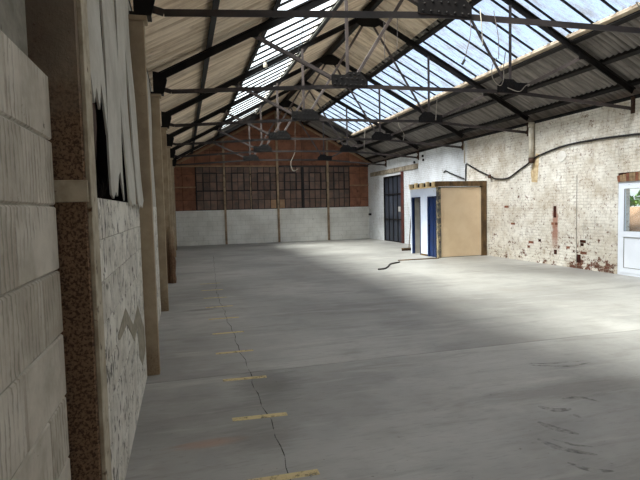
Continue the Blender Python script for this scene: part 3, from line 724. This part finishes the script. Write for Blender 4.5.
purlin(4.6, 1, 'black purlin just above the whitewashed brick wall')
tag(obj('ridge_beam', box(XC-.06, XC+.06, YF, YB+.05, 6.44, 6.60), 'black_steel'), 'long black beam running under the roof ridge', 'beam')

# ---- cubicle
C = empty('toilet_cubicle', (8.5, 15, 0)); tag(C, 'timber-framed cubicle with tan board front and two blue doorways', 'cubicle')
BX0, BY0, BY1 = 7.62, 14.03, 15.92
obj('front_board', box(BX0+.11, XR-.2, BY0, BY0+.02, .02, 2.18), 'tan_board', C)
obj('corner_post', MB().box(BX0, BX0+.11, BY0-.03, BY0+.07, 0, 2.2), 'grey_timber', C, bevel=.004)
obj('wall_post', box(XR-.2, XR-.01, BY0-.03, BY0+.07, 0, 2.3), 'old_timber', C, bevel=.004)
obj('top_rail', box(BX0-.05, XR-.01, BY0-.04, BY0+.06, 2.22, 2.38), 'old_timber', C, bevel=.006)
mb = MB()
dws = [(14.13, 14.64), (15.2, 15.78)]; DH = 1.9
mb.box(BX0, BX0+.06, dws[0][1]+.03, dws[1][0]-.03, 0, 2.2).box(BX0, BX0+.06, dws[1][1]+.03, BY1, 0, 2.2)
mb.box(BX0, BX0+.06, BY0+.07, dws[0][0]-.03, 0, 2.2)
for a, b in dws: mb.box(BX0, BX0+.06, a-.03, b+.03, DH+.03, 2.2)
obj('side_wall', mb, 'blue_white', C)
obj('skirting', box(BX0-.012, BX0, dws[0][1]+.04, dws[1][0]-.04, 0, .06), 'old_timber', C)
obj('back_wall', box(BX0+.06, XR-.02, BY1-.06, BY1, 0, 2.2), 'grey_wall', C)
obj('divider', box(BX0+.06, XR-.02, 14.92, 14.97, 0, 2.2), 'grey_wall', C)
for a, b in dws:
    obj('door_frame', MB().box(BX0-.015, BX0+.065, a-.03, a, 0, DH+.03).box(BX0-.015, BX0+.065, b-.05, b+.03, 0, DH+.03).box(BX0-.015, BX0+.065, a, b-.05, DH, DH+.03), 'blue', C)
d = obj('door', MB().box(BX0+.02, BX0+.055, dws[0][0]+.01, dws[0][1]-.055, .01, DH-.01), 'blue', C)
obj('cover_strip', MB().box(BX0+.008, BX0+.02, dws[0][0]+.2, dws[0][0]+.23, .01, DH-.01), 'blue', d)
obj('knob', MB().tube([(BX0+.02, dws[0][1]-.08, 1.0), (BX0-.01, dws[0][1]-.08, 1.0), (BX0-.03, dws[0][1]-.08, 1.0)], [.012, .012, .025], 8), 'black_steel', d)
d = obj('door', box(BX0+.07, BX0+.6, dws[1][1]-.045, dws[1][1]-.01, .01, DH-.01), 'grey_wall', C)
obj('inner_partition', box(BX0+.64, BX0+.67, 15.0, dws[1][1]-.06, 0, 2.1), 'grey_wall', C)
obj('ceiling_board', box(BX0+.06, XR-.02, BY0+.08, BY1-.06, 2.2, 2.215), 'grey_wall', C)
obj('pine_plate', box(BX0-.02, BX0+.08, BY0+.07, BY1+.02, 2.2, 2.24), 'pine', C, bevel=.003)
for k in range(5):
    y = BY0+.2+k*.41
    obj('joist', box(BX0-.05, BX0+.03, y-.08+.02*(k % 2), y+.08, 2.24, 2.38+.02*(k % 2)), 'pine', C, bevel=.003)
obj('gap_shade_board', box(BX0+.03, BX0+.06, BY0+.08, BY1, 2.24, 2.37), 'cavity', C)  # dark board standing in for shade in the gaps between joists
# ---- broom leaning by the cubicle
Br = empty('broom', (8.0, 17.0, 0)); tag(Br, 'thin-handled broom standing by the blue doorways of the cubicle', 'broom')
obj('handle', MB().tube([(8.0, 16.9, .06), (8.18, 16.98, 1.72)], .016, 8), 'old_timber', Br)
obj('head', box(7.72, 8.12, 16.86, 16.94, .05, .1), 'old_timber', Br, bevel=.006)
obj('bristles', box(7.725, 8.115, 16.865, 16.935, 0, .05), 'bristle', Br)

# ---- wall services
dp = empty('downpipe', (XR-.08, 11.8, 2.76)); tag(dp, 'short white rust-ended downpipe under the eaves of the brick wall', 'pipe')
obj('pipe', MB().tube([(XR-.08, 11.8, 2.86), (XR-.08, 11.8, 3.84)], .075, 14), 'pipe_white', dp, shade=True)
obj('rusty_end', MB().tube([(XR-.08, 11.8, 2.74), (XR-.08, 11.8, 2.88)], .08, 14), 'rust', dp, shade=True)
obj('collar', MB().tube([(XR-.08, 11.8, 3.72), (XR-.08, 11.8, 3.80)], .088, 14), 'pipe_white', dp, shade=True)
def wallcable(name, pts, r, mat, label, cat, x=None, **k):
    x = x or XR-r-.003
    return tag(obj(name, MB().tube(smooth([(x, y, z) for y, z in pts], 6), r, 8), mat, shade=True), label, cat, **k)
wallcable('wall_cable', [(7.3, 2.99), (8.49, 3.04), (9.54, 3.08), (10.64, 3.06), (11.5, 2.93)], .024, 'black_rubber', 'thick black cable slung on the whitewashed brick wall towards the white door', 'cable')
wallcable('wall_cable', [(11.5, 2.93), (11.67, 2.89), (12.0, 2.74), (12.38, 2.59), (12.8, 2.42), (13.08, 2.38), (13.35, 2.40), (13.6, 2.43)], .022, 'black_rubber', 'sagging black cable between the downpipe and the cubicle', 'cable', x=XR-.03)
def pipe_run(name, pts, r, mat, label, cat): return tag(obj(name, MB().tube([(XR-r-.003, y, z) for y, z in pts], r, 8), mat, shade=True), label, cat)
pipe_run('conduit', [(13.64, 2.46), (14.4, 2.72), (15.12, 3.02), (15.18, 3.0), (15.2, 2.42)], .022, 'black_steel', 'black conduit bent over the cubicle top and running down to it', 'conduit')
pipe_run('conduit', [(15.3, 2.52), (16.0, 2.72), (16.55, 2.9), (16.68, 2.84)], .022, 'black_steel', 'short black hooked conduit on the white wall above the cubicle', 'conduit')
pipe_run('conduit', [(15.27, 3.05), (15.27, 3.72)], .025, 'pipe_white', 'thin white vertical conduit above the cubicle', 'conduit')
jb = obj('junction_box', box(XR-.10, XR-.056, 13.68, 13.80, 2.44, 2.56), 'rust', bevel=.008); tag(jb, 'rusty junction box on the brick wall beside the cubicle top', 'box')
for (y, z, lb) in ((19.1, 3.44, 'black round fitting on the wall resting just above the concrete beam end'), (18.35, 3.62, 'upper of two black round fittings beyond the concrete beam end'), (18.3, 3.46, 'lower of two black round fittings beyond the concrete beam end')):
    tag(obj('cable_clip', MB().tube([(XR-.05, y, z), (XR-.003, y, z)], .05, 10), 'black_rubber'), lb, 'fitting', 'black fittings above the concrete beam')
pb_ = obj('pipe_stub', MB().tube([(XR-.12, 24.2, 1.26), (XR-.003, 24.2, 1.26)], .06, 10), 'black_rubber'); tag(pb_, 'black pipe stub low in the corner by the gable wall', 'pipe')

# ---- cables on the floor
tag(obj('floor_cable', MB().tube(smooth([(4.84, 12.09, .02), (5.05, 12.15, .02), (5.33, 12.57, .02), (5.6, 13.05, .02), (5.96, 13.33, .02), (6.05, 13.42, .02)], 6), .02, 8), 'black_rubber', shade=True), 'short dark offcut of hose lying on the concrete', 'hose')
tag(obj('floor_batten', box(6.2, 7.56, 13.84, 13.88, .0005, .03), 'old_timber'), 'thin dark batten on the floor leading to the cubicle corner', 'batten')

# ---- wires dangling from the trusses
def wire(pts, label, r=.011, mat='white_wire', group=None):
    return tag(obj('hanging_wire', MB().tube(smooth(pts, 6), r*.75, 6), mat, shade=True), label, 'wire', group)
Y = [y+.0 for y in TY]
wire([(5.98, Y[1], 4.46), (5.87, Y[1]-.01, 4.3), (5.87, Y[1]-.02, 4.07), (6.02, Y[1]-.03, 3.93), (6.11, Y[1]-.02, 4.05), (6.13, Y[1], 4.31), (6.2, Y[1]+.04, 4.6)], 'looped white wire tied round a truss gusset under the dirty skylight')
wire([(6.2, Y[1]-.02, 3.9), (6.45, Y[1]-.04, 3.83), (6.6, Y[1]-.04, 3.95), (6.7, Y[1]-.03, 3.97)], 'short white wire tail lying along a truss gusset')
wire([(6.52, Y[2], 4.5), (6.5, Y[2], 4.2), (6.46, Y[2]-.03, 3.86)], 'straight white wire hanging to a gusset beneath the cream skylight rail', .014)
wire([(6.72, Y[3], 4.72), (6.89, Y[3], 4.56), (6.96, Y[3], 4.27), (7.13, Y[3], 4.01), (7.1, Y[3], 3.8)], 'crooked white wire dangling from the truss above the cubicle', .014)
wire([(5.05, Y[5]+.02, 6.1), (4.98, Y[5], 5.23), (4.95, Y[5], 4.22), (4.75, Y[5], 3.73), (4.79, Y[5], 3.42), (4.88, Y[5], 3.33), (5.06, Y[5], 3.42)], 'long white wire ending in a hook before the gable windows', .016)
wire([(2.16, Y[1], 5.05), (2.15, Y[1], 4.9), (2.09, Y[1], 4.59), (2.03, Y[1]-.01, 4.31)], 'dark wire dangling from a rafter across the pale clear skylight', .009, 'black_rubber')
wire([(2.02, Y[2], 5.02), (2.0, Y[2], 4.8), (1.95, Y[2], 4.4)], 'dark wire with a lampholder hanging below the pale clear skylight', .009, 'black_rubber')
tag(obj('lampholder', MB().tube([(2.02, Y[2]-.02, 4.99), (2.02, Y[2]-.02, 5.05), (2.02, Y[2]-.02, 5.12)], [.045, .05, .03], 10), 'white_wire'), 'small white lampholder below the pale clear skylight', 'lampholder')
wire([(3.42, Y[0], 3.9), (3.40, Y[0]-.06, 3.67), (3.42, Y[0]-.05, 3.47)], 'white wire end hanging off the truss by torn cladding, straight and short', .007)
wire([(3.60, Y[0], 3.9), (3.62, Y[0]-.06, 3.57), (3.63, Y[0]-.05, 3.34)], 'thin grey wire hanging straight off the truss by torn cladding', .006, 'strut')
pw = wire([(3.30, Y[0]+.03, 3.83), (3.28, Y[0]-.02, 3.61), (3.19, Y[0]-.02, 3.29)], 'slanting grey wire with a black plug, off the truss by torn cladding', .006, 'strut')
obj('plug', MB().tube([(3.20, Y[0]-.02, 3.31), (3.17, Y[0]-.02, 3.26)], .016, 8), 'black_rubber', pw)
wire([(5.68, Y[0], 4.17), (5.74, Y[0]-.06, 3.95), (5.74, Y[0]-.06, 3.55)], 'white wire loop over the truss in front of the grey roof sheets', .012)
wire([(3.64, Y[1], 5.0), (3.64, Y[1], 4.6), (3.65, Y[1], 4.28)], 'thin wire hanging inside a truss below the ridge, left of its twin', .007, 'strut')
wire([(3.9, Y[1], 5.2), (3.9, Y[1], 4.8), (3.88, Y[1], 4.43)], 'thin wire hanging inside a truss, close to the apex strut', .007, 'strut')
wire([(7.04, Y[4], 4.66), (7.0, Y[4], 4.3), (6.98, Y[4], 3.88)], 'short white wire hanging from second truss before the gable', .014)

# ---- outside the white door
yard = struct(obj('ground', box(XR+.34, 40, -20, 40, -.12, -.02), 'yard'))
bank = MB(); nb = 22
for j in range(nb+1):
    y = 6+j*.6
    for (x, z) in ((11.3, -.02), (11.45+.08*math.sin(j*1.3), .5), (11.65+.1*math.sin(j*2.1), 1.0), (11.8+.1*math.sin(j*.9), 1.43+.02*math.sin(j*1.7)), (13.5, 1.45), (13.5, -.02)): bank.v.append((x, y, z))
for j in range(nb):
    for i in range(6): bank.f.append((6*j+i, 6*j+(i+1) % 6, 6*j+6+(i+1) % 6, 6*j+6+i))
bank.f.append(tuple(range(6))); bank.f.append(tuple(range(6*nb, 6*nb+6))[::-1])
tag(obj('earth_bank', bank, 'earth'), 'orange-brown earth bank in the yard outside the white door', 'bank')
def shrub(cx, cy, z0, r, hgt, label, nl=260):
    S = empty('shrub', (cx, cy, z0)); tag(S, label, 'shrub', 'shrubs on the earth bank')
    st = MB()
    for k in range(5):
        a = k*1.26; st.tube([(cx, cy, z0), (cx+.3*r*math.cos(a), cy+.3*r*math.sin(a), z0+hgt*.6)], [.025, .01], 5)
    obj('stems', st, 'stem', S)
    lf = MB()
    for k in range(nl):
        t = random.uniform(0, 6.28); u = random.random()**.5; h = random.uniform(.12, 1)
        rr = r*u*math.sin(math.pi*min(1, .25+.7*h)); c = Vector((cx+rr*math.cos(t), cy+rr*math.sin(t), z0+hgt*h))
        a = Vector((random.gauss(0, 1), random.gauss(0, 1), random.gauss(0, .6))).normalized(); b = a.cross(Vector((random.random(), random.random(), 1))).normalized()
        s = random.uniform(.05, .09); lf.add([c-a*s, c+b*s*.45, c+a*s, c-b*s*.45], [(0, 1, 2, 3)])
    tag(obj('foliage', lf, 'leaf', S), kind='stuff')
for i, (x, y, r, h) in enumerate([(12.35, 11.0, .3, .5), (12.4, 10.3, .34, .56), (12.35, 9.6, .3, .46), (12.4, 11.6, .24, .3)]):
    shrub(x, y, 1.46, r, h, ['leafy green shrub on the earth bank outside the white door', 'tallest leafy shrub on the earth bank outside the white door', 'leafy shrub at one end of the row on the earth bank', 'smallest leafy shrub on the earth bank outside the white door'][i])
